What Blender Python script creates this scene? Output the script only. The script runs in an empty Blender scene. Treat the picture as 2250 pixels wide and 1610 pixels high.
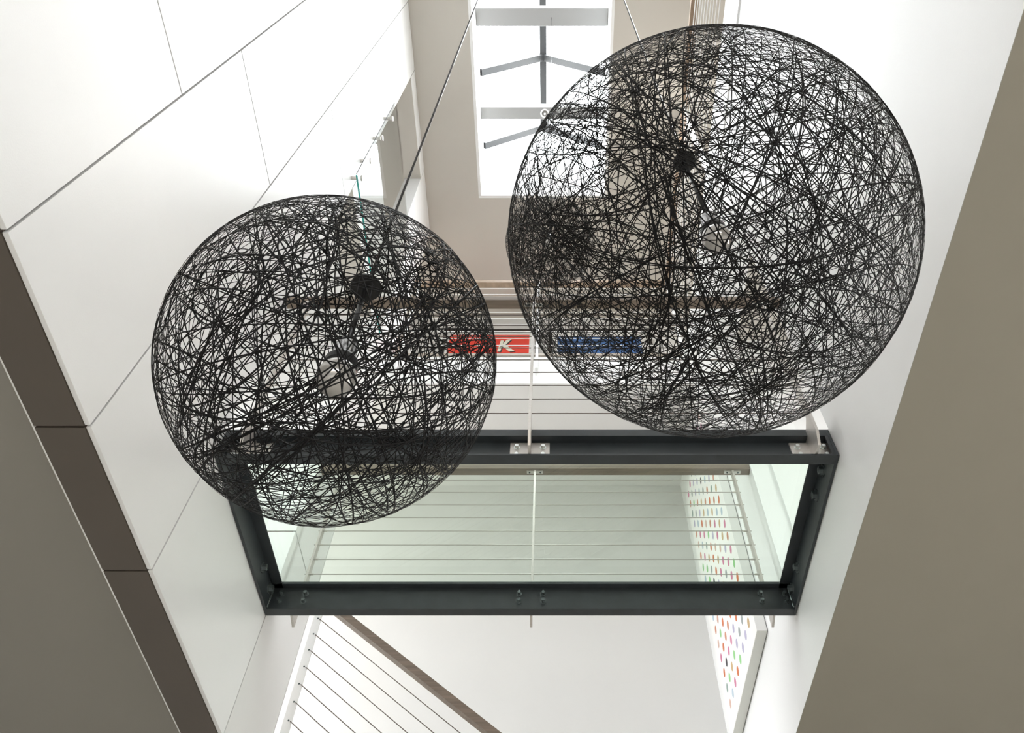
import bpy, bmesh, math, random
from mathutils import Vector, Matrix
S = bpy.context.scene
COL = S.collection
random.seed(7)

# ------------------------------------------------------------------ camera
cam_d = bpy.data.cameras.new('camera'); cam = bpy.data.objects.new('camera', cam_d); COL.objects.link(cam)
FPX = 1753.0
cam_d.sensor_fit = 'HORIZONTAL'; cam_d.sensor_width = 36.0
cam_d.lens = 36.0 * FPX / 2250.0
cam_d.shift_x = -(1213.0 - 1125.0) / 2250.0
cam_d.clip_start = 0.02; cam_d.clip_end = 200
cam.location = (0, 0, 0)
cam.rotation_euler = (math.radians(90 + 55.03), 0, 0)
S.camera = cam

# ------------------------------------------------------------------ world, sun, exposure
W = bpy.data.worlds.new('world'); S.world = W; W.use_nodes = True
wb = W.node_tree.nodes['Background']
wb.inputs[1].default_value = 9.5
# overcast sky above the horizon, darker ground below it
wn = W.node_tree; wt = wn.nodes.new('ShaderNodeTexCoord'); wsx = wn.nodes.new('ShaderNodeSeparateXYZ'); wr_ = wn.nodes.new('ShaderNodeValToRGB')
wn.links.new(wt.outputs['Generated'], wsx.inputs[0]); wmr = wn.nodes.new('ShaderNodeMapRange')
wmr.inputs['From Min'].default_value = -1; wmr.inputs['From Max'].default_value = 1
wn.links.new(wsx.outputs['Z'], wmr.inputs[0]); wn.links.new(wmr.outputs[0], wr_.inputs[0])
wr_.color_ramp.elements[0].position = .48; wr_.color_ramp.elements[0].color = (.17, .155, .13, 1)
wr_.color_ramp.elements[1].position = .52; wr_.color_ramp.elements[1].color = (.95, .975, 1, 1)
wn.links.new(wr_.outputs[0], wb.inputs[0])
S.view_settings.view_transform = 'Standard'; S.view_settings.look = 'None'
S.view_settings.gamma = 1; S.view_settings.use_curve_mapping = False
S.view_settings.exposure = 0.55

def portal(name, loc, rot, sx, sy):
    d = bpy.data.lights.new(name, 'AREA'); d.shape = 'RECTANGLE'; d.size = sx; d.size_y = sy
    d.cycles.is_portal = True
    o = bpy.data.objects.new(name, d); COL.objects.link(o); o.location = loc; o.rotation_euler = rot
    return o
H = math.pi / 2
portal('portal_skylight', (-.117, 1.61, 9.62), (0, 0, 0), 1.54, 4.72)
portal('portal_right_high', (4.15, 4.0, 8.1), (0, H, 0), 1.6, 3.2)
portal('portal_left_high', (-4.15, 4.7, 8.0), (0, -H, 0), 1.2, 2.0)
portal('portal_void_right', (1.6, -.2, 4.5), (0, H, 0), 3.0, 1.4)
portal('portal_right_middle', (4.15, 2.15, 4.1), (0, H, 0), 2.0, 1.3)
portal('portal_left_middle', (-4.15, 2.15, 4.1), (0, -H, 0), 2.0, 1.3)
portal('portal_stair_hall', (-4.2, 4.75, 4.3), (0, -H, 0), 3.5, 2.0)
portal('portal_lower_right', (5.1, 1.25, .7), (0, H, 0), 2.0, 2.5)
portal('portal_lower_back', (0, -4.4, .8), (-H, 0, 0), 5.0, 2.0)

# ------------------------------------------------------------------ helpers
def mat(name, col, rough=.5, metal=0, spec=.5, noise=0, nscale=8, bump=0, bscale=60, coat=0, stretch=None):
    m = bpy.data.materials.new(name); m.use_nodes = True; nt = m.node_tree
    b = nt.nodes['Principled BSDF']
    b.inputs['Base Color'].default_value = (*col, 1); b.inputs['Roughness'].default_value = rough
    b.inputs['Metallic'].default_value = metal; b.inputs['Specular IOR Level'].default_value = spec
    b.inputs['Coat Weight'].default_value = coat; b.inputs['Coat Roughness'].default_value = .12
    if noise or bump:
        tc = nt.nodes.new('ShaderNodeTexCoord'); mp = nt.nodes.new('ShaderNodeMapping')
        nt.links.new(tc.outputs['Object'], mp.inputs[0])
        if stretch: mp.inputs['Scale'].default_value = stretch
    if noise:
        n = nt.nodes.new('ShaderNodeTexNoise'); n.inputs['Scale'].default_value = nscale; n.inputs['Detail'].default_value = 6
        nt.links.new(mp.outputs[0], n.inputs[0])
        r = nt.nodes.new('ShaderNodeValToRGB')
        r.color_ramp.elements[0].position = .3; r.color_ramp.elements[1].position = .7
        r.color_ramp.elements[0].color = (*[c * (1 - noise) for c in col], 1)
        r.color_ramp.elements[1].color = (*[min(1, c * (1 + noise)) for c in col], 1)
        nt.links.new(n.outputs[0], r.inputs[0]); nt.links.new(r.outputs[0], b.inputs['Base Color'])
    if bump:
        n2 = nt.nodes.new('ShaderNodeTexNoise'); n2.inputs['Scale'].default_value = bscale; n2.inputs['Detail'].default_value = 3
        nt.links.new(mp.outputs[0], n2.inputs[0])
        bp = nt.nodes.new('ShaderNodeBump'); bp.inputs['Strength'].default_value = bump; bp.inputs['Distance'].default_value = .002
        nt.links.new(n2.outputs[0], bp.inputs['Height']); nt.links.new(bp.outputs[0], b.inputs['Normal'])
    return m

def glassmat(name, tint, gl=.04, rough=0.0):
    m = bpy.data.materials.new(name); m.use_nodes = True; nt = m.node_tree; nt.nodes.clear()
    o = nt.nodes.new('ShaderNodeOutputMaterial'); mx = nt.nodes.new('ShaderNodeMixShader')
    t = nt.nodes.new('ShaderNodeBsdfTransparent'); g = nt.nodes.new('ShaderNodeBsdfGlossy')
    t.inputs[0].default_value = (*tint, 1); g.inputs['Roughness'].default_value = rough
    lw = nt.nodes.new('ShaderNodeLayerWeight'); lw.inputs['Blend'].default_value = .5
    pw = nt.nodes.new('ShaderNodeMath'); pw.operation = 'POWER'; pw.inputs[1].default_value = 5
    ma = nt.nodes.new('ShaderNodeMath'); ma.operation = 'MULTIPLY_ADD'; ma.inputs[1].default_value = .9; ma.inputs[2].default_value = gl
    nt.links.new(lw.outputs['Facing'], pw.inputs[0]); nt.links.new(pw.outputs[0], ma.inputs[0]); nt.links.new(ma.outputs[0], mx.inputs[0])
    nt.links.new(t.outputs[0], mx.inputs[1]); nt.links.new(g.outputs[0], mx.inputs[2])
    nt.links.new(mx.outputs[0], o.inputs[0]); return m

def emis(name, col, st):
    m = bpy.data.materials.new(name); m.use_nodes = True; b = m.node_tree.nodes['Principled BSDF']
    b.inputs['Base Color'].default_value = (.8, .8, .8, 1)
    b.inputs['Emission Color'].default_value = (*col, 1); b.inputs['Emission Strength'].default_value = st
    return m

M = dict(
    panel=mat('painted_panel', (.86, .862, .858), .30, 0, .8, noise=.012, nscale=2, bump=.12, bscale=160),
    wall=mat('wall_paint', (.81, .805, .795), .5, 0, .4, noise=.012, nscale=2, bump=.1, bscale=120),
    wallr=mat('wall_paint_satin', (.84, .84, .835), .38, 0, .5, noise=.012, nscale=2, bump=.1, bscale=140),
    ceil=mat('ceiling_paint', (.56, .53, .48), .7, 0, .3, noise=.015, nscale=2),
    soff=mat('shaded_soffit_paint', (.108, .090, .074), .55, 0, .4, noise=.02, nscale=3),  # wall paint darkened: the shade under the wall is in the colour
    lowc=mat('shaded_lower_ceiling_paint', (.305, .283, .236), .7, 0, .3, noise=.015, nscale=2),  # shade of the lower ceilings put into the base colour
    dark=mat('joint_shadow_backing', (.16, .13, .11), .8),
    floor=mat('pale_floor', (.66, .62, .56), .5, noise=.05, nscale=5),
    wfloor=mat('landing_floor', (.22, .17, .125), .45, noise=.15, nscale=6, stretch=(1, 8, 1)),
    beam=mat('shaded_skylight_beam', (.36, .36, .355), .6, 0, .3),  # white beams greyed, their shaded underside put into the colour
    wallf=mat('far_wall_paint', (.70, .695, .68), .5, 0, .4, noise=.012, nscale=2, bump=.1, bscale=120),
    cabled=mat('dark_cable', (.16, .135, .12), .4, .5),  # darker cable for the near bridge and stair railings
    steel=mat('dark_painted_steel', (.028, .034, .038), .42, 0, .5, noise=.15, nscale=12, bump=.12, bscale=90),
    bolt=mat('dark_bolt', (.14, .165, .17), .25, .6, .5),
    inox=mat('brushed_stainless', (.62, .59, .56), .38, .75, .5, noise=.06, nscale=30, stretch=(1, 1, 12)),
    bright=mat('zinc_bolt', (.72, .76, .74), .25, .8),
    cable=mat('steel_cable', (.55, .53, .50), .32, .8),
    wood=mat('handrail_wood', (.20, .155, .12), .5, 0, .4, noise=.22, nscale=14, stretch=(.25, 6, 6)),  # darkened partway to carry the shade on the near handrail
    wood2=mat('brown_handrail_wood', (.34, .25, .18), .5, 0, .4, noise=.2, nscale=14, stretch=(1, .6, 6)),
    white=mat('white_paint', (.85, .85, .84), .4, 0, .5),
    fibre=mat('black_resin_yarn', (.003, .0026, .0027), .5, 0, .22),
    black=mat('black_plastic', (.010, .010, .010), .3, 0, .5),
    chrome=mat('chrome', (.55, .55, .56), .08, 1),
    bulb=mat('silvered_bulb_glass', (.72, .69, .66), .16, .55, .6),
    cord=mat('pendant_cord', (.012, .008, .007), .6, 0, .15),
    mull=mat('grey_mullion', (.045, .047, .05), .5),
    gfloor=glassmat('green_floor_glass', (.925, .975, .935)),
    gclear=glassmat('clear_glass', (.97, .985, .98)),
    gedge=mat('green_glass_edge', (.02, .30, .26), .15, 0, .6),
    canvas=mat('canvas_white', (.84, .83, .81), .6, 0, .3, bump=.25, bscale=300),
    canvasb=mat('canvas_side', (.74, .75, .70), .6, 0, .3),
    frame=mat('black_frame', (.03, .026, .024), .4),
    matb=mat('picture_mount', (.82, .82, .80), .6),
    red=mat('red_print', (.80, .06, .035), .5),
    cream=mat('cream_print', (.80, .78, .66), .5),
    led=emis('lit_diffuser', (1, .97, .92), 30),
)
bn = mat('blue_print', (.05, .13, .33), .45, noise=.6, nscale=9); M['blue'] = bn
M['peach'] = mat('peach_print', (.75, .62, .56), .5, noise=.2, nscale=7)

def kids(o): return [c for c in bpy.data.objects if c.parent == o]
def setp(o, kind=None, label=None, cat=None, group=None):
    if kind: o['kind'] = kind
    if label: o['label'] = label
    if cat: o['category'] = cat
    if group: o['group'] = group
    return o
def empty(name, loc, label, cat, group=None):
    o = bpy.data.objects.new(name, None); COL.objects.link(o); o.location = loc; o.empty_display_size = .1
    return setp(o, None, label, cat, group)

def link(name, bm, m, parent=None, smooth=False, **kw):
    me = bpy.data.meshes.new(name)
    bmesh.ops.recalc_face_normals(bm, faces=bm.faces)
    if parent is not None:
        # coordinates are written in world space: bring them to the parent's frame
        p = parent; off = Vector((0, 0, 0))
        while p: off += p.location; p = p.parent
    else:
        xs = [v.co for v in bm.verts]
        off = Vector(((min(v.x for v in xs) + max(v.x for v in xs)) / 2, (min(v.y for v in xs) + max(v.y for v in xs)) / 2, min(v.z for v in xs)))
    bmesh.ops.translate(bm, verts=bm.verts, vec=-off)
    bm.to_mesh(me); bm.free()
    for mm in (m if isinstance(m, (list, tuple)) else [m]): me.materials.append(mm)
    if smooth:
        for p_ in me.polygons: p_.use_smooth = True
    o = bpy.data.objects.new(name, me); COL.objects.link(o)
    if parent is not None: o.parent = parent
    else: o.location = off
    return setp(o, **kw)

def abox(bm, x0, x1, y0, y1, z0, z1, bev=0):
    r = bmesh.ops.create_cube(bm, size=1)
    for v in r['verts']:
        v.co = Vector(((x0 + x1) / 2 + v.co.x * (x1 - x0), (y0 + y1) / 2 + v.co.y * (y1 - y0), (z0 + z1) / 2 + v.co.z * (z1 - z0)))
    if bev:
        es = list({e for v in r['verts'] for e in v.link_edges})
        bmesh.ops.bevel(bm, geom=es, offset=bev, segments=2, affect='EDGES', profile=.6)
def box(name, b, m, parent=None, bev=0, **kw):
    bm = bmesh.new(); abox(bm, *b, bev=bev); return link(name, bm, m, parent, **kw)
def atube(bm, p, q, r, n=10, r2=None, caps=True):
    p = Vector(p); q = Vector(q); d = q - p; L = d.length
    mtx = Matrix.Translation((p + q) / 2) @ d.to_track_quat('Z', 'Y').to_matrix().to_4x4()
    bmesh.ops.create_cone(bm, cap_ends=caps, segments=n, radius1=r, radius2=r if r2 is None else r2, depth=L, matrix=mtx)
def tube(name, p, q, r, m, parent=None, n=10, **kw):
    bm = bmesh.new(); atube(bm, p, q, r, n); return link(name, bm, m, parent, smooth=False, **kw)
def lathe(bm, prof, A, axis, n=32):
    """profile of (radius, height) turned about an axis starting at A"""
    A = Vector(A); ax = Vector(axis).normalized(); t = ax.orthogonal().normalized(); b = ax.cross(t)
    rings = []
    for r, h in prof:
        rings.append([bm.verts.new(A + ax * h + (t * math.cos(2 * math.pi * k / n) + b * math.sin(2 * math.pi * k / n)) * max(r, 1e-5)) for k in range(n)])
    for i in range(len(rings) - 1):
        for k in range(n):
            bm.faces.new((rings[i][k], rings[i][(k + 1) % n], rings[i + 1][(k + 1) % n], rings[i + 1][k]))
    bm.faces.new(rings[0][::-1]); bm.faces.new(rings[-1])
def prism(bm, pts, axis, a, b):
    """extrude a 2-D outline: axis 'x' -> pts are (y,z); axis 'y' -> (x,z)"""
    def P(u, v, w): return (w, u, v) if axis == 'x' else (u, w, v)
    A = [bm.verts.new(P(u, v, a)) for u, v in pts]; B = [bm.verts.new(P(u, v, b)) for u, v in pts]
    bm.faces.new(A); bm.faces.new(B[::-1]); n = len(pts)
    for i in range(n): bm.faces.new((A[i], B[i], B[(i + 1) % n], A[(i + 1) % n]))
def hexbolt(name, P, N, r, m, parent, h=None):
    """washer and hex head standing on a surface at P, normal N"""
    P = Vector(P); N = Vector(N); h = h or r * 1.1
    bm = bmesh.new()
    atube(bm, P, P + N * r * .25, r * 1.55, 20)
    atube(bm, P + N * r * .25, P + N * (r * .25 + h), r, 6)
    return link(name, bm, m, parent)

XL, XR = -1.567, 1.333          # faces of the two long walls
YN, YF = 2.444, 3.62            # near and far side of the openings and of the bridge
YT = 4.45                       # edge of the top landing
ZC = 9.40                       # ceiling of the void
ZL, ZR = 2.10, 2.426            # undersides of the two walls
TH = .19                        # wall thickness
YW = 5.76                       # far wall

# ------------------------------------------------------------------ structure
# left wall: dark backing, with panels standing proud of it
wl = empty('wall_left', (XL, 0, ZL), None, None); wl['kind'] = 'structure'
def backing(b): box('backing', b, M['dark'], wl)
xi, xo = XL - .018, XL - TH + .006
backing((xo, xi, -1, YN - .004, ZL + .012, ZC)); backing((xo, xi, YN - .004, YF + .004, ZL + .012, 2.985))
backing((xo, xi, YN - .004, YF + .004, 5.94, 6.96)); backing((xo, xi, YN - .004, YF + .004, 9.10, ZC))
backing((xo, xi, YF + .004, 4.25, ZL + .012, 6.08)); backing((xo, xi, YF + .004, YT - .001, 5.945, ZC))
g = .0045
def pan(y0, y1, z0, z1, m='panel'):
    box('panel', (xi, XL, y0 + g, y1 - g, z0 + g, z1 - g), M[m], wl, bev=.0015)
for y0, y1, zs in ((-1, .275, (ZL, 3.43, 6.4, ZC)), (.275, .997, (ZL, 3.43, 6.4, ZC)), (.997, 1.719, (ZL, 4.21, 7.3, ZC)), (1.719, YN, (ZL, 5.69, ZC))):
    for a, b in zip(zs, zs[1:]): pan(y0, y1, a, b)
pan(YN, YF, ZL, 2.99); pan(YN, YF, 5.93, 6.97); pan(YN, YF, 9.09, ZC)
pan(YF, 4.26, ZL, 3.42, 'wall'); pan(YF, 4.26, 3.42, 5.93, 'wall'); pan(YF, YT, 5.93, ZC)
box('soffit_panel', (XL - TH, xi, 4.262, YT - .001, 5.93, 5.944), M['wall'], wl)
# soffit pieces under the left wall
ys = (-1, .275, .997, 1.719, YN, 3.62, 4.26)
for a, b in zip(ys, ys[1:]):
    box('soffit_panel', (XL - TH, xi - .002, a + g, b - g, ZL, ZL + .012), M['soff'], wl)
# reveals of the openings in the left wall
def reveal(b, m='panel'): box('reveal', b, M[m], wl)
for z0, z1, zj in ((2.99, 5.93, 3.42), (6.97, 9.09, None)):
    if zj:
        reveal((XL - TH, XL - .001, YF, YF + .014, z0, zj - g)); reveal((XL - TH, XL - .001, YF, YF + .014, zj + g, z1))
    else: reveal((XL - TH, XL - .001, YF, YF + .014, z0, z1))
    reveal((XL - TH, XL - .001, YN - .014, YN, z0, z1))
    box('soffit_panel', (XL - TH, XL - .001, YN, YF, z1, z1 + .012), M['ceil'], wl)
box('outer_face', (XL - TH - .006, XL - TH, -1, YN, ZL, ZC), M['wall'], wl)
box('outer_face', (XL - TH - .006, XL - TH, YN, YF, ZL, 2.8), M['wall'], wl)
box('outer_face', (XL - TH - .006, XL - TH, YF, 4.26, ZL, 5.94), M['wall'], wl)
box('outer_face', (XL - TH - .006, XL - TH, YF, YT, 5.93, ZC), M['wall'], wl)
box('end_face', (XL - TH, XL, 4.26, 4.268, ZL, 5.94), M['wall'], wl)
box('end_face', (XL - TH, XL, YT - .004, YT + .004, 5.93, ZC), M['wall'], wl)

# right wall with its opening, plus an unseen window added for light
bm = bmesh.new()
abox(bm, XR, XR + .2, .5, 2.452, ZR, 6.10); abox(bm, XR, XR + .2, -1, .5, ZR, 3.0); abox(bm, XR, XR + .2, -1, .5, 6.0, 6.10); abox(bm, XR, XR + .2, -1, -.9, 3.0, 6.0); abox(bm, XR, XR + .2, 2.452, YF, ZR, 2.985)
abox(bm, XR, XR + .2, 2.452, YF, 5.55, 6.10); abox(bm, XR, XR + .2, YF, YW, ZR, 6.10)
wr = link('wall_right', bm, M['wallr'], kind='structure')
# linings of the right opening: door frame lines
box('door_lining', (XR + .14, XR + .148, YF - .012, YF, 2.985, 5.55), M['white'], wr)
box('door_lining', (XR + .15, XR + .40, YF - .004, YF, 2.985, 5.55), M['white'], wr)

# upper landings
bm = bmesh.new(); abox(bm, -5, 5, YT, YW, 6.08, 6.555)
lf = link('floor', bm, M['wall'], kind='structure')
box('trim_1', (XL, XR, YT - .012, YT, 6.535, 6.575), mat('fascia_cap', (.33, .28, .23), .5), kind='structure')
bm = bmesh.new(); abox(bm, XR + .02, 5, -1, YT, 6.10, 6.555); link('floor.001', bm, M['wall'], kind='structure')
box('trim_2', (XR - .012, XR + .02, -1, YT, 6.10, 6.575), M['wallr'], kind='structure')
bm = bmesh.new(); abox(bm, -4.3, XL - TH - .006, -1, YT, 5.93, 6.97); link('floor.002', bm, M['wall'], kind='structure')
box('floor.006', (-4.0, 4.0, YT + .02, YW, 6.556, 6.57), M['floor'], kind='structure')
box('floor.007', (XR + .04, 4.0, -1, YT + .02, 6.556, 6.57), M['wfloor'], kind='structure')
# middle rooms' floors (bridge level)
box('floor.003', (-4.3, XL - TH - .006, YN - 1.2, YF + .2, 2.70, 2.985), M['wall'], kind='structure')
box('floor.004', (XR + .2, 4.3, YN - 1.2, YF + .2, 2.70, 2.985), M['wall'], kind='structure')
box('ceiling.003', (XR + .2, 4.3, YN - 1.2, YF + .2, 5.55, 5.60), M['ceil'], kind='structure')
for nm, x0, x1 in (('wall_middle_left', -4.3, XL - TH - .006), ('wall_middle_right', XR + .2, 4.3)):
    bm = bmesh.new(); abox(bm, x0, x1, YF + .002, YF + .1, 2.985, 5.93); abox(bm, x0, x1, YN - 1.2, YN - 1.1, 2.985, 5.93)
    link(nm, bm, M['wall'], kind='structure')

# top ceiling with the skylight hole
SX0, SX1, SY0, SY1 = -.888, .655, -.75, 3.97
bm = bmesh.new()
e_ = .03
abox(bm, -5, SX0 - e_, -1, YW, ZC, ZC + .2); abox(bm, SX1 + e_, 5, -1, YW, ZC, ZC + .2)
abox(bm, SX0 - e_, SX1 + e_, -1, SY0 - e_, ZC, ZC + .2); abox(bm, SX0 - e_, SX1 + e_, SY1 + e_, YW, ZC, ZC + .2)
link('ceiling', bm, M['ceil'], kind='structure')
# skylight: shaft, gable glazing bars, panes, two white cross beams
sk = empty('window_1', (SX0, SY0, ZC), None, None); sk['kind'] = 'structure'
ZE, ZG, XM = 10.12, 10.86, (SX0 + SX1) / 2
bm = bmesh.new()
for b in ((SX0 - .03, SX0 + .004, SY0, SY1), (SX1 - .004, SX1 + .03, SY0, SY1), (SX0 - .03, SX1 + .03, SY0 - .03, SY0 + .004), (SX0 - .03, SX1 + .03, SY1 - .004, SY1 + .03)):
    abox(bm, *b, ZC - .001, ZE)
link('shaft', bm, M['white'], sk)
for a, b in ((.60, .80), (1.885, 2.085), (3.02, 3.175)):
    box('cross_beam', (SX0 + .002, SX1 - .002, a, b, 9.90, 10.05), M['beam'], sk, bev=.012)
def bar(p, q, w, name='glazing_bar'):
    bm = bmesh.new(); p = Vector(p); q = Vector(q); d = (q - p); L = d.length
    r = bmesh.ops.create_cube(bm, size=1)
    for v in r['verts']: v.co = Vector((v.co.x * w, v.co.y * w, v.co.z * L))
    up = Vector((0, 1, 0)) if abs(d.normalized().y) < .9 else Vector((1, 0, 0))
    x = up.cross(d).normalized(); y = d.normalized().cross(x)
    R_ = Matrix((x, y, d.normalized())).transposed().to_4x4()
    bmesh.ops.transform(bm, matrix=Matrix.Translation((p + q) / 2) @ R_, verts=bm.verts)
    return link(name, bm, M['mull'], sk)
for yb in (.82, 1.74, 2.66, 3.58):
    bar((SX0, yb, ZE), (XM, yb, ZG), .082); bar((SX1, yb, ZE), (XM, yb, ZG), .082)
bar((XM, SY0, ZG), (XM, 3.58, ZG), .085, 'ridge_bar')
for sx in (SX0, SX1):
    bm = bmesh.new()
    vs = [bm.verts.new(c) for c in ((sx, SY0, ZE + .05), (sx, SY1, ZE + .05), (XM, SY1, ZG + .05), (XM, SY0, ZG + .05))]
    bm.faces.new(vs); link('pane', bm, M['gclear'], sk)
bm = bmesh.new()
for yy in (SY0, SY1 + .03):
    vs = [bm.verts.new(c) for c in ((SX0, yy, ZE), (SX1, yy, ZE), (XM, yy, ZG + .05))]; bm.faces.new(vs)
link('gable', bm, M['white'], sk)

# lower ceilings on both sides of the void, and behind
box('ceiling.001', (-5.2, XL - TH, -4.3, YW, 2.43, 2.50), mat('shaded_left_ceiling_paint', (.295, .277, .243), .7), kind='structure')  # dark tone carries the shade on this ceiling
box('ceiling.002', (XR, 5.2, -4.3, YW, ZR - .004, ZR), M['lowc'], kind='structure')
box('ceiling.004', (XL - TH, XR, -4.3, -1.2, ZR, 2.5), M['lowc'], kind='structure')
# outer walls of the building, with unseen window openings placed for light (behind the camera and beyond the openings)
def wall_x(name, x, z0, z1, y0, y1, wins, m='wall', t=.2):
    bm = bmesh.new(); cur = y0
    for (a, b, c, d) in sorted(wins):
        abox(bm, x, x + t, cur, a, z0, z1); abox(bm, x, x + t, a, b, z0, c); abox(bm, x, x + t, a, b, d, z1); cur = b
    abox(bm, x, x + t, cur, y1, z0, z1); link(name, bm, M[m], kind='structure')
wall_x('wall_far_right', 4.1, 2.5, 9.4, -1, YW, [])
bpy.data.objects.remove(bpy.data.objects['wall_far_right'])
bm = bmesh.new()
abox(bm, 4.05, 4.25, -1, YW, 5.6, 7.3); abox(bm, 4.05, 4.25, -1, YW, 8.9, ZC); abox(bm, 4.05, 4.25, 5.6, YW, 7.3, 8.9); abox(bm, 4.05, 4.25, -1.2, 2.4, 7.3, 8.9)
abox(bm, 4.05, 4.25, 2.8, YW, 2.5, 5.6); abox(bm, 4.05, 4.25, 1.2, 1.5, 2.5, 5.6); abox(bm, 4.05, 4.25, 1.5, 2.8, 2.5, 3.1); abox(bm, 4.05, 4.25, 1.5, 2.8, 5.1, 5.6)
link('wall_outer_right', bm, M['wall'], kind='structure')
bm = bmesh.new()
abox(bm, -4.25, -4.05, -1, 3.72, 5.6, 7.4); abox(bm, -4.25, -4.05, 3.72, YW, 6.0, 7.4); abox(bm, -4.25, -4.05, -1, YW, 8.6, ZC); abox(bm, -4.25, -4.05, 5.7, YW, 7.4, 8.6); abox(bm, -4.25, -4.05, -1, 3.7, 7.4, 8.6)
abox(bm, -4.25, -4.05, 2.8, 3.72, 2.5, 5.95); abox(bm, -4.25, -4.05, -1, 1.5, 2.5, 5.6); abox(bm, -4.25, -4.05, 1.5, 2.8, 2.5, 3.1); abox(bm, -4.25, -4.05, 1.5, 2.8, 5.1, 5.6)
link('wall_outer_left', bm, M['wall'], kind='structure')
bm = bmesh.new(); abox(bm, -5, 5, -1.2, -1, ZR, ZC); link('wall_back', bm, M['wall'], kind='structure')
bm = bmesh.new(); abox(bm, -5.2, 5.2, YW, YW + .2, -1.35, ZC); link('wall_far', bm, M['wallf'], kind='structure')
bm = bmesh.new(); abox(bm, -5.2, -5, -4.3, YW, -1.35, 2.5); abox(bm, 5, 5.2, -4.3, 0, -1.35, 2.5); abox(bm, 5, 5.2, 2.5, YW, -1.35, 2.5); abox(bm, 5, 5.2, 0, 2.5, -1.35, -.3); abox(bm, 5, 5.2, 0, 2.5, 1.7, 2.5); link('wall_side', bm, M['wall'], kind='structure')
box('floor.005', (-5.2, 5.2, -4.5, YW, -1.45, -1.35), M['floor'], kind='structure')

bm = bmesh.new()
abox(bm, -5.2, -2.5, -4.5, -4.3, -1.35, 2.5); abox(bm, 2.5, 5.2, -4.5, -4.3, -1.35, 2.5); abox(bm, -2.5, 2.5, -4.5, -4.3, -1.35, -.2); abox(bm, -2.5, 2.5, -4.5, -4.3, 1.8, 2.5)
link('wall_behind_camera', bm, M['wall'], kind='structure')

# ------------------------------------------------------------------ bridge
br = empty('glass_bridge', (0, 3.03, 2.79), 'dark steel footbridge with a green glass floor spanning the two white walls', 'bridge')
ZB, ZT, ZGL = 2.79, 2.975, 2.93
bx0, bx1 = XL + .003, XR - .003
def chan(name, pts, a=bx0 + .0142, b=bx1 - .0142):
    bm = bmesh.new(); prism(bm, pts, 'x', a, b); return link(name, bm, M['steel'], br)
# near channel, open towards the viewer: thin lower flange, web, deep upper edge
chan('near_beam', [(2.452, ZB), (2.508, ZB), (2.508, ZT), (2.452, ZT), (2.452, ZGL), (2.496, ZGL), (2.496, ZB + .010), (2.452, ZB + .010)])
# far channel, open away from the viewer, with an inner ledge for the glass
chan('far_beam', [(3.553, ZB), (3.610, ZB), (3.610, ZB + .012), (3.566, ZB + .012), (3.566, ZGL + .012), (3.610, ZGL + .012), (3.610, ZT), (3.553, ZT), (3.553, ZGL + .006), (3.518, ZGL + .006), (3.518, ZGL), (3.553, ZGL)])
for s, x in ((1, bx0), (-1, bx1)):
    bm = bmesh.new()
    abox(bm, min(x, x + s * .014), max(x, x + s * .014), 2.452, 3.610, ZB, ZT)
    abox(bm, min(x, x + s * .070), max(x, x + s * .070), 2.5085, 3.5525, ZGL, ZGL + .006)
    # end flange closing the near channel, with rounded inner corner
    abox(bm, min(x + s * .0143, x + s * .030), max(x + s * .0143, x + s * .030), 2.4525, 2.464, ZB + .0102, ZGL - .0003)
    link('end_plate', bm, M['steel'], br)
    bm = bmesh.new()      # weld bead in the corner
    rr = random.Random(3)
    for k in range(14):
        z = ZB + .012 + k * .0075
        bmesh.ops.create_icosphere(bm, subdivisions=1, radius=.0062 + rr.random() * .0015, matrix=Matrix.Translation((x + s * .018, 3.549, z)))
    link('weld_bead', bm, M['bolt'], br)
    for y in (2.635, 2.80, 3.33, 3.50):
        hexbolt('wall_bolt', (x + s * .014, y, 2.885), (s, 0, 0), .0200, M['bolt'], br, .018)
bm = bmesh.new(); abox(bm, bx0 + .016, bx1 - .016, 2.510, 3.551, ZGL + .007, ZT - .001); link('glass_floor', bm, M['gfloor'], br)
# bolt ends of the far post brackets on the inner face of the far web
for xc in (-1.425, -.115, 1.215):
    for dx in (-.066, .066):
        for z in (2.838, 2.888):
            hexbolt('bolt_end', (xc + dx, 3.553, z), (0, -1, 0), .0105, M['bolt'], br, .021)

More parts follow.
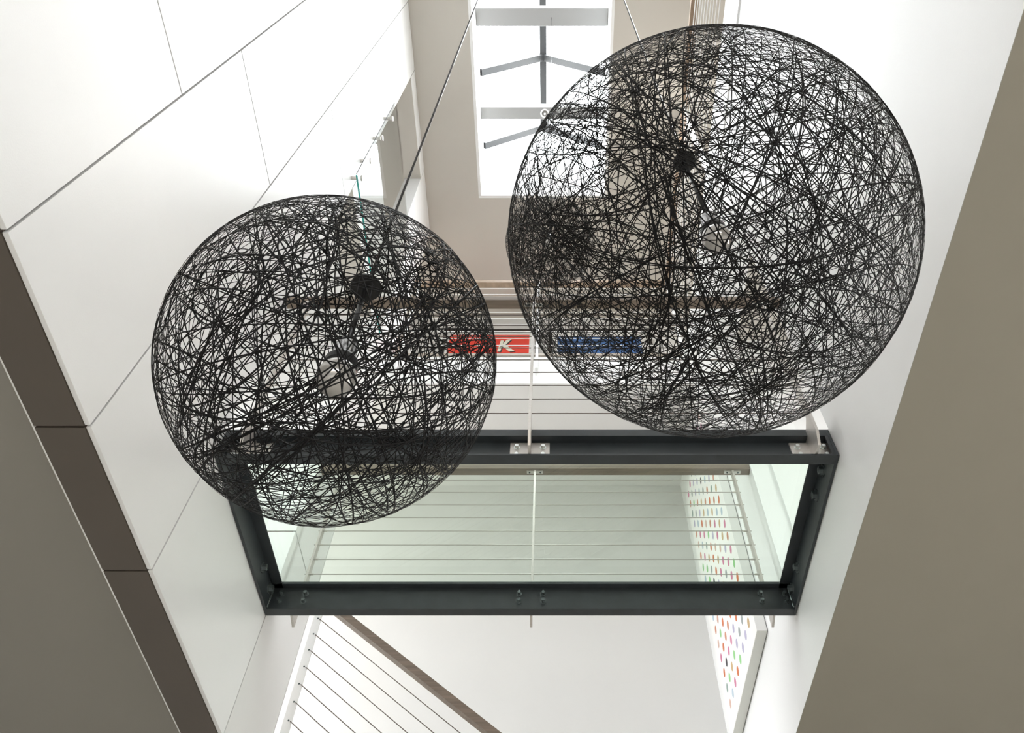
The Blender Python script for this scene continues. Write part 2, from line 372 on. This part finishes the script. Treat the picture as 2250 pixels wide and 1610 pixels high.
# ------------------------------------------------------------------ cable railings
def cable(par, p, q, r=.0030, m='cable', ferrule=True):
    o = tube('cable', p, q, r, M[m], par, 8)
    return o
def railing_bridge(name, label, yw, sgn, yp, zc, xs, z_h, rail_w, rail_h, xa, xb):
    """yw web face, sgn outward direction, yp line of the cables"""
    t = empty(name, (0, yw, ZB + .01), label, 'railing')
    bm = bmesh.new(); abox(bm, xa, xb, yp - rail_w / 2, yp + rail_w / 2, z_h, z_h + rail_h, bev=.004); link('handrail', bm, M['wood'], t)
    for xc in xs:
        bm = bmesh.new()
        y0, y1 = yw, yp + sgn * .028
        yi = yp - sgn * .018
        prism(bm, [(y0, ZB + .018), (yi + sgn * .01, ZB - .004), (y1, ZB + .06), (y1, z_h), (yi, z_h), (yi, ZT + .02), (y0, ZT - .045)] if sgn < 0 else
              [(y0, ZB + .018), (y1, ZB - .06 + .045), (y1, z_h), (yi, z_h), (yi, ZT + .02), (y0, ZT - .045)], 'x', xc - .0065, xc + .0065)
        post = link('post', bm, M['inox'], t)
        p0, p1 = sorted((yw, yw + sgn * .010))
        pl = box('mounting_plate', (xc - .094, xc + .094, p0, p1, ZB + .014, ZB + .128), M['inox'], post, bev=.002)
        for dx in (-.062, .062):
            for z in (ZB + .034, ZB + .092):
                hexbolt('bolt', (xc + dx, yw + sgn * .010, z), (0, sgn, 0), .0098, M['bright'], post, .015)
        bm = bmesh.new(); abox(bm, xc - .055, xc + .055, yp - .012, yp + .012, z_h - .005, z_h)
        sd = link('saddle', bm, M['inox'], post)
        for dx in (-.036, .036): tube('screw', (xc + dx, yp, z_h - .008), (xc + dx, yp, z_h - .0045), .006, M['bolt'], post, 12)
    for z in zc:
        cable(t, (xs[0] - .02, yp, z), (xs[-1] + .02, yp, z), .0030, 'cabled' if sgn < 0 else 'cable')
        for xc, d in ((xs[0], 1), (xs[-1], -1)):
            tube('ferrule', (xc + d * .0066, yp, z), (xc + d * .032, yp, z), .0055, M['inox'], t, 10)
    return t
zn = [3.010 + .1135 * k for k in range(9)]
railing_bridge('cable_railing', 'near cable railing with wooden handrail on the viewer side of the glass bridge', 2.496, -1, 2.380, zn, (-1.425, -.105, 1.225), 4.035, .060, .045, XL + .01, XR)
railing_bridge('cable_railing', 'far cable railing seen through the green glass bridge floor', 3.566, 1, 3.665, zn, (-1.425, -.115, 1.215), 4.0, .060, .045, XL + .01, XR)

# top landing railing: across the far edge and back along the right side
t = empty('cable_railing', (0, YT, 6.1), 'brown topped L-shaped cable railing round the highest landing', 'railing')
bm = bmesh.new(); abox(bm, XL, XR - .01, YT - .035, YT + .035, 7.98, 8.035); link('handrail', bm, M['wood2'], t)
bm = bmesh.new(); abox(bm, XR - .045, XR + .025, -.99, YT - .035, 7.98, 8.035); link('handrail', bm, M['wood2'], t)
for xc in (-1.50, -.15, 1.30):
    bm = bmesh.new(); abox(bm, xc - .014, xc + .014, YT - .045, YT - .013, 6.28, 7.98); p = link('post', bm, M['white'], t)
for yc in (-.6, .9, 2.4, 3.7):
    bm = bmesh.new(); abox(bm, XR - .045, XR - .013, yc - .008, yc + .008, 6.28, 7.98); p = link('post', bm, M['inox'], t)
for k in range(10):
    z = 6.69 + k * .128
    cable(t, (XL + .02, YT - .03, z), (1.30, YT - .03, z), .0042, 'white')  # upper cables coloured white for the light they catch
    cable(t, (XR - .03, -.95, z), (XR - .03, YT - .03, z), .0048, 'white')

# stair with its railing, falling away to the right
st = empty('staircase', (0, 5.0, -.2), 'white staircase falling to the right behind the bridge', 'staircase')
YS = 4.35
sl = -.79
def zs_(x): return 3.363 + sl * (x + 1.417)           # underside line of the handrail
bm = bmesh.new(); prism(bm, [(-1.53, zs_(-1.53) - 1.30), (1.30, zs_(1.30) - 1.30), (1.30, zs_(1.30) - 1.02), (-1.53, zs_(-1.53) - 1.02)], 'y', YS + .02, YS + .07)
link('stringer', bm, M['white'], st)
for k in range(12):
    x = -1.5 + k * .235
    bm = bmesh.new(); abox(bm, x, x + .26, YS + .07, YW - .02, zs_(x) - 1.16, zs_(x) - 1.12, bev=.004); link('tread', bm, M['floor'], st)
t = empty('cable_railing', (-1.50, YS, zs_(-1.5) - 1.1), 'sloping cable railing of the stair, left below the bridge', 'railing')
bm = bmesh.new()
prism(bm, [(-1.53, zs_(-1.53)), (1.30, zs_(1.30)), (1.30, zs_(1.30) + .062), (-1.53, zs_(-1.53) + .062)], 'y', YS - .030, YS + .030)
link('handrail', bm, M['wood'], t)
bm = bmesh.new(); abox(bm, -1.541, -1.503, YS - .034, YS - .022, zs_(-1.5) - 1.25, zs_(-1.5) - .01); abox(bm, -1.553, -1.541, YS - .034, YS + .03, zs_(-1.5) - 1.25, zs_(-1.5) - .01)
pp = link('post', bm, M['white'], t)
for k in range(9):
    off = .130 + k * .118
    z0 = zs_(-1.51) - off
    cable(t, (-1.51, YS - .036, z0), (1.28, YS - .036, z0 + sl * 2.79), .0030, 'cabled')
    hexbolt('cable_stud', (-1.522, YS - .034, z0 + .006), (0, -1, 0), .0035, M['bolt'], t, .004)
    tube('cable_stud', (-1.553, YS, z0 + .02), (-1.560, YS, z0 + .02), .006, M['bolt'], t)

# ------------------------------------------------------------------ glass guard at the high left opening
gg = empty('glass_guard', (-1.50, 3.0, 5.86), 'frameless clear glass guard on round standoffs at the high left opening', 'glass guard')
bm = bmesh.new(); abox(bm, -1.505, -1.495, 2.30, 3.75, 5.86, 7.66); link('pane', bm, M['gclear'], gg)
bm = bmesh.new(); abox(bm, -1.5065, -1.4935, 2.305, 3.75, 5.855, 5.8598); link('polished_edge', bm, M['gedge'], gg)
bm = bmesh.new(); abox(bm, -1.503, -1.497, 2.296, 2.2995, 5.86, 7.66); link('polished_edge', bm, M['mull'], gg)
for z in (5.96, 6.33, 6.88, 7.42):
    for y in (2.37, 3.68):
        bm = bmesh.new(); atube(bm, (XL, y, z), (-1.506, y, z), .016, 20); atube(bm, (-1.494, y, z), (-1.482, y, z), .024, 20)
        link('standoff', bm, M['inox'], gg)

# ------------------------------------------------------------------ pictures
# dotted canvas on the right wall
cv = empty('painting', (1.30, 4.75, 3.10), 'large white canvas of many coloured dots on the right wall beyond the bridge', 'painting')
cx0, cy0, cy1, cz0, cz1 = 1.263, 4.155, 5.33, 3.10, 5.43
box('canvas', (cx0, XR - .004, cy0, cy1, cz0, cz1), M['canvas'], cv, bev=.002)
box('stretcher', (cx0 + .002, XR - .005, cy0 + .004, cy1 - .004, cz0 - .002, cz0 + .001), M['canvasb'], cv)
box('shadow_gap', (XR - .004, XR - .0005, cy0 + .012, cy1 - .012, cz0 + .006, cz1 - .01), M['mull'], cv)
cols = [(.80, .22, .08), (.35, .75, .30), (.55, .68, .80), (.78, .25, .42), (.72, .50, .26), (.42, .46, .46), (.60, .56, .76), (.74, .40, .30), (.84, .58, .48), (.05, .045, .06), (.36, .47, .42), (.72, .30, .18)]
dm = [mat('dot_colour_%d' % i, tuple(v * .72 for v in c), .6) for i, c in enumerate(cols)]
wts = [4, 3, 3, 4, 3, 3, 3, 2, 2, 2, 2, 2]
rd = random.Random(12)
ny, nz = 8, 18
dmesh = []
for m_ in dm:
    me = bpy.data.meshes.new('dot')
    me.from_pydata([(0, .029 * math.cos(2 * math.pi * k / 20), .034 * math.sin(2 * math.pi * k / 20)) for k in range(20)] + [(.0006, .029 * math.cos(2 * math.pi * k / 20), .034 * math.sin(2 * math.pi * k / 20)) for k in range(20)],
                   [], [list(range(20))] + [(k, (k + 1) % 20, 20 + (k + 1) % 20, 20 + k) for k in range(20)])
    me.materials.append(m_); dmesh.append(me)
for j in range(nz):
    for i in range(ny):
        y = cy0 + .135 + i * .129; z = cz0 + .16 + j * .124
        o = bpy.data.objects.new('dot', rd.choices(dmesh, wts)[0]); COL.objects.link(o); o.parent = cv
        o.location = Vector((cx0 - .0006, y, z)) - cv.location
# framed prints on the far wall of the highest landing
def framed(label, x0, x1, zt, zb, image, ix0, ix1, izt, izb, fr=.05, fm='frame'):
    e = empty('framed_picture', ((x0 + x1) / 2, YW - .03, zb), label, 'picture', None)
    y0 = YW - .05
    bm = bmesh.new()
    abox(bm, x0, x1, y0, YW - .002, zt - fr, zt); abox(bm, x0, x1, y0, YW - .002, zb, zb + fr)
    abox(bm, x0, x0 + fr, y0, YW - .002, zb + fr, zt - fr); abox(bm, x1 - fr, x1, y0, YW - .002, zb + fr, zt - fr)
    link('frame', bm, M[fm], e)
    box('mount', (x0 + fr, x1 - fr, YW - .022, YW - .004, zb + fr, zt - fr), M['matb'], e)
    box('print', (ix0, ix1, YW - .026, YW - .0222, izb, izt), M[image], e)
    return e
p1 = framed('black framed red print with a cream letter, left on the highest landing', -1.44, -.17, 9.04, 7.75, 'red', -1.35, -.30, 8.93, 7.9)
p2 = framed('black framed blue print on the highest landing, behind the larger lamp', -.045, 1.31, 9.04, 7.75, 'blue', .07, 1.17, 8.90, 7.9)
framed('pale framed pink and orange print behind the smaller lamp, leftmost of three pictures', -2.75, -1.80, 9.0, 7.8, 'peach', -2.62, -1.92, 8.9, 7.92, .03, 'white')
# letter K on the red print (strokes with a grey outline)
def letter(par, strokes, y, m, dz=0, dx=0, grow=0):
    bm = bmesh.new()
    for s in strokes:
        c = (sum(p[0] for p in s) / len(s), sum(p[1] for p in s) / len(s))
        prism(bm, [(p[0] + dx + (p[0] - c[0]) * grow, p[1] + dz + (p[1] - c[1]) * grow) for p in s], 'y', y, y + .0015)
    return link('letter', bm, m, par)
kz, kx = 8.53, -.66
K = [[(kx - .17, kz), (kx - .10, kz), (kx - .04, kz + .26), (kx - .11, kz + .26)],
     [(kx - .12, kz + .09), (kx - .02, kz + .13), (kx + .13, kz + .29), (kx + .02, kz + .28)],
     [(kx - .07, kz + .13), (kx + .02, kz + .15), (kx + .22, kz + .01), (kx + .10, kz + .0)]]
kx0 = -.61; K = [[(kx0 + (x - kx) * .58, z) for x, z in q] for q in K]
letter(p1, K, YW - .0285, M['mull'], -.016, .014); letter(p1, K, YW - .0305, M['cream'])

# ------------------------------------------------------------------ small fittings
# downlight set in the skylight's cross beam
dl = empty('downlight', (-.09, 3.095, 9.895), 'small round recessed downlight in the white skylight cross beam', 'lamp')
bm = bmesh.new(); lathe(bm, [(.034, .004), (.052, .004), (.055, 0), (.056, -.004), (.040, -.006), (.034, 0)], (-.09, 3.095, 9.895), (0, 0, 1), 28); link('trim_ring', bm, M['white'], dl, smooth=True)
bm = bmesh.new(); atube(bm, (-.09, 3.095, 9.892), (-.09, 3.095, 9.899), .036, 24); link('reflector', bm, M['chrome'], dl)
bm = bmesh.new(); bmesh.ops.create_uvsphere(bm, u_segments=16, v_segments=10, radius=.014, matrix=Matrix.Translation((-.09, 3.10, 9.888))); link('bulb', bm, M['white'], dl, smooth=True)
# upright light slot on the landing at the right
ls = empty('light_slot', (1.50, 2.852, 7.3), 'thin bright upright light line seen through the larger black lamp', 'lamp')
box('diffuser', (1.482, 1.518, 2.840, 2.864, 7.32, 9.12), M['led'], ls)
box('housing', (1.478, 1.522, 2.864, 2.884, 6.556, ZC), M['white'], ls)

# ------------------------------------------------------------------ woven pendant lamps
def pendant(C, R, n, seed, label, disc, bulb, holes, knots, detail=True, top=9.9, r_y=.00105, rose=True):
    C = Vector(C); e = empty('woven_pendant', C - Vector((0, 0, R)), label, 'pendant lamp', 'black woven globe pendants')
    rg = random.Random(seed)
    def rdir():
        while True:
            v = Vector((rg.gauss(0, 1), rg.gauss(0, 1), rg.gauss(0, 1)))
            if v.length > .01: return v.normalized()
    V = []; Fc = []
    holes = [(Vector(h[0]).normalized(), h[1]) for h in holes]; knots = [(Vector(k[0]).normalized(), k[1]) for k in knots]
    rings = []
    while len(rings) < n:
        a = rdir(); d = rg.gauss(0, .25)
        if abs(d) > .86: continue
        if rg.random() < .24:                       # yarn drawn through a knot
            k, _ = knots[rg.randrange(len(knots))]
            k2 = (k + rdir() * .05).normalized(); d = a.dot(k2)
            if abs(d) > .8: continue
        bad = False
        for h, w in holes:                          # yarn turns back round the openings
            ang = math.acos(max(-1, min(1, a.dot(h)))); rad = math.acos(max(-1, min(1, d)))
            if abs(ang - rad) < w and rg.random() < .6: bad = True
        if bad: continue
        rings.append((a, d))
    for h, w in holes:                              # coils edging each opening
        for k in range(3):
            a = (h + rdir() * .05).normalized(); rings.append((a, math.cos(w * (1 + rg.random() * .2))))
    SEG = 112 if detail else 64
    for a, d in rings:
        rad = R * (1 + rg.uniform(-.006, .003)); tt = a.orthogonal().normalized(); b = a.cross(tt)
        rr = math.sqrt(1 - d * d); ry = r_y * rg.uniform(.75, 1.25); ph = rg.random() * 6.28; n0 = len(V)
        wob = rg.uniform(.0, .006); wk = rg.choice((2, 3, 5))
        for k in range(SEG):
            u = 2 * math.pi * k / SEG + ph
            p = (a * (d + wob * math.sin(wk * u)) + (tt * math.cos(u) + b * math.sin(u)) * rr)
            nrm = p.normalized(); p = nrm * rad; side = nrm.cross(-tt * math.sin(u) + b * math.cos(u)).normalized()
            for q in (side, nrm * .28, -side, -nrm * .28): V.append(C + p + q * ry)
        for k in range(SEG):
            k2 = (k + 1) % SEG
            for j in range(4):
                j2 = (j + 1) % 4
                Fc.append((n0 + k * 4 + j, n0 + k * 4 + j2, n0 + k2 * 4 + j2, n0 + k2 * 4 + j))
    me = bpy.data.meshes.new('yarn_shade'); off = e.location
    me.from_pydata([v - off for v in V], [], Fc); me.materials.append(M['fibre'])
    for p_ in me.polygons: p_.use_smooth = True
    o = bpy.data.objects.new('yarn_shade', me); COL.objects.link(o); o.parent = e; o['kind'] = 'stuff'
    disc = Vector(disc); bulb = Vector(bulb); ax = (disc - bulb).normalized()
    L = (disc - bulb).length
    # top disc, stem, chrome cup, collar and silvered bulb
    bm = bmesh.new(); lathe(bm, [(.004, -.004), (.0265, -.003), (.028, 0), (.026, .004), (.008, .010), (.004, .016)], disc, ax, 32); link('top_disc', bm, M['black'], e, smooth=False)
    bm = bmesh.new(); atube(bm, disc, bulb + ax * .085, .0045, 14); link('stem', bm, M['black'], e, smooth=True)
    bm = bmesh.new(); lathe(bm, [(.0175, .048), (.0185, .052), (.0185, .084), (.0165, .086), (.0165, .092), (.004, .094)], bulb, ax, 32); link('lamp_cup', bm, M['chrome'], e)
    bm = bmesh.new(); lathe(bm, [(.020, .020), (.026, .026), (.0265, .038), (.021, .046), (.0185, .054)], bulb, ax, 32); link('collar', bm, M['black'], e)
    prof = [(.001, -.0295), (.012, -.0290), (.0195, -.0250), (.0260, -.0160), (.0292, -.004), (.0295, .004), (.0275, .014), (.0215, .024), (.017, .032)]
    bm = bmesh.new(); lathe(bm, prof, bulb, ax, 36); link('bulb', bm, M['bulb'], e, smooth=True)
    tp = Vector((disc.x, disc.y, top))
    bm = bmesh.new(); atube(bm, disc + Vector((0, 0, .008)), tp, .0026, 8); link('cord', bm, M['cord'], e)
    bm = bmesh.new(); atube(bm, disc + Vector((.0036, 0, .008)), tp + Vector((.0036, 0, 0)), .0006, 6); link('suspension_wire', bm, M['chrome'], e)
    if rose:
        bm = bmesh.new(); lathe(bm, [(.055, -.03), (.06, -.028), (.06, 0)], tp, (0, 0, 1), 28); link('ceiling_rose', bm, M['black'], e)
    return e
DISCL, BULBL = (DL) = ((-.3335, .7035, 1.2535), (-.3215, .6965, .966))
pendant((-.33596, .69635, 1.00964), .25, 168, 5, 'smaller nearer black woven globe lamp at the left, in front of the bridge', DISCL, BULBL,
        [((-.55, -.15, .35), .26)], [((.35, -.75, -.3), 0), ((-.5, -.3, -.8), 0), ((.2, .9, .3), 0), ((-.2, -.9, .1), 0), ((.6, .1, -.7), 0)], r_y=.00098)
pendant((.31184, .71344, 1.46810), .40, 268, 11, 'largest black woven globe lamp at the upper right', (.3210, .7020, 1.868), (.3330, .7134, 1.470),
        [((-.45, -.10, -.65), .25)], [((.6, -.35, -.3), 0), ((.1, .2, -.95), 0), ((.35, -.85, -.1), 0), ((-.8, -.4, .1), 0), ((.2, .9, -.2), 0)], r_y=.0010)
pendant((-.010, 1.987, 4.053), .25, 120, 23, 'distant small black woven globe lamp mostly hidden behind the largest one', (-.010, 1.987, 4.30), (-.010, 1.987, 4.05),
        [], [((.6, -.35, -.3), 0), ((-.5, .2, -.8), 0)], detail=False, r_y=.0011, rose=False)
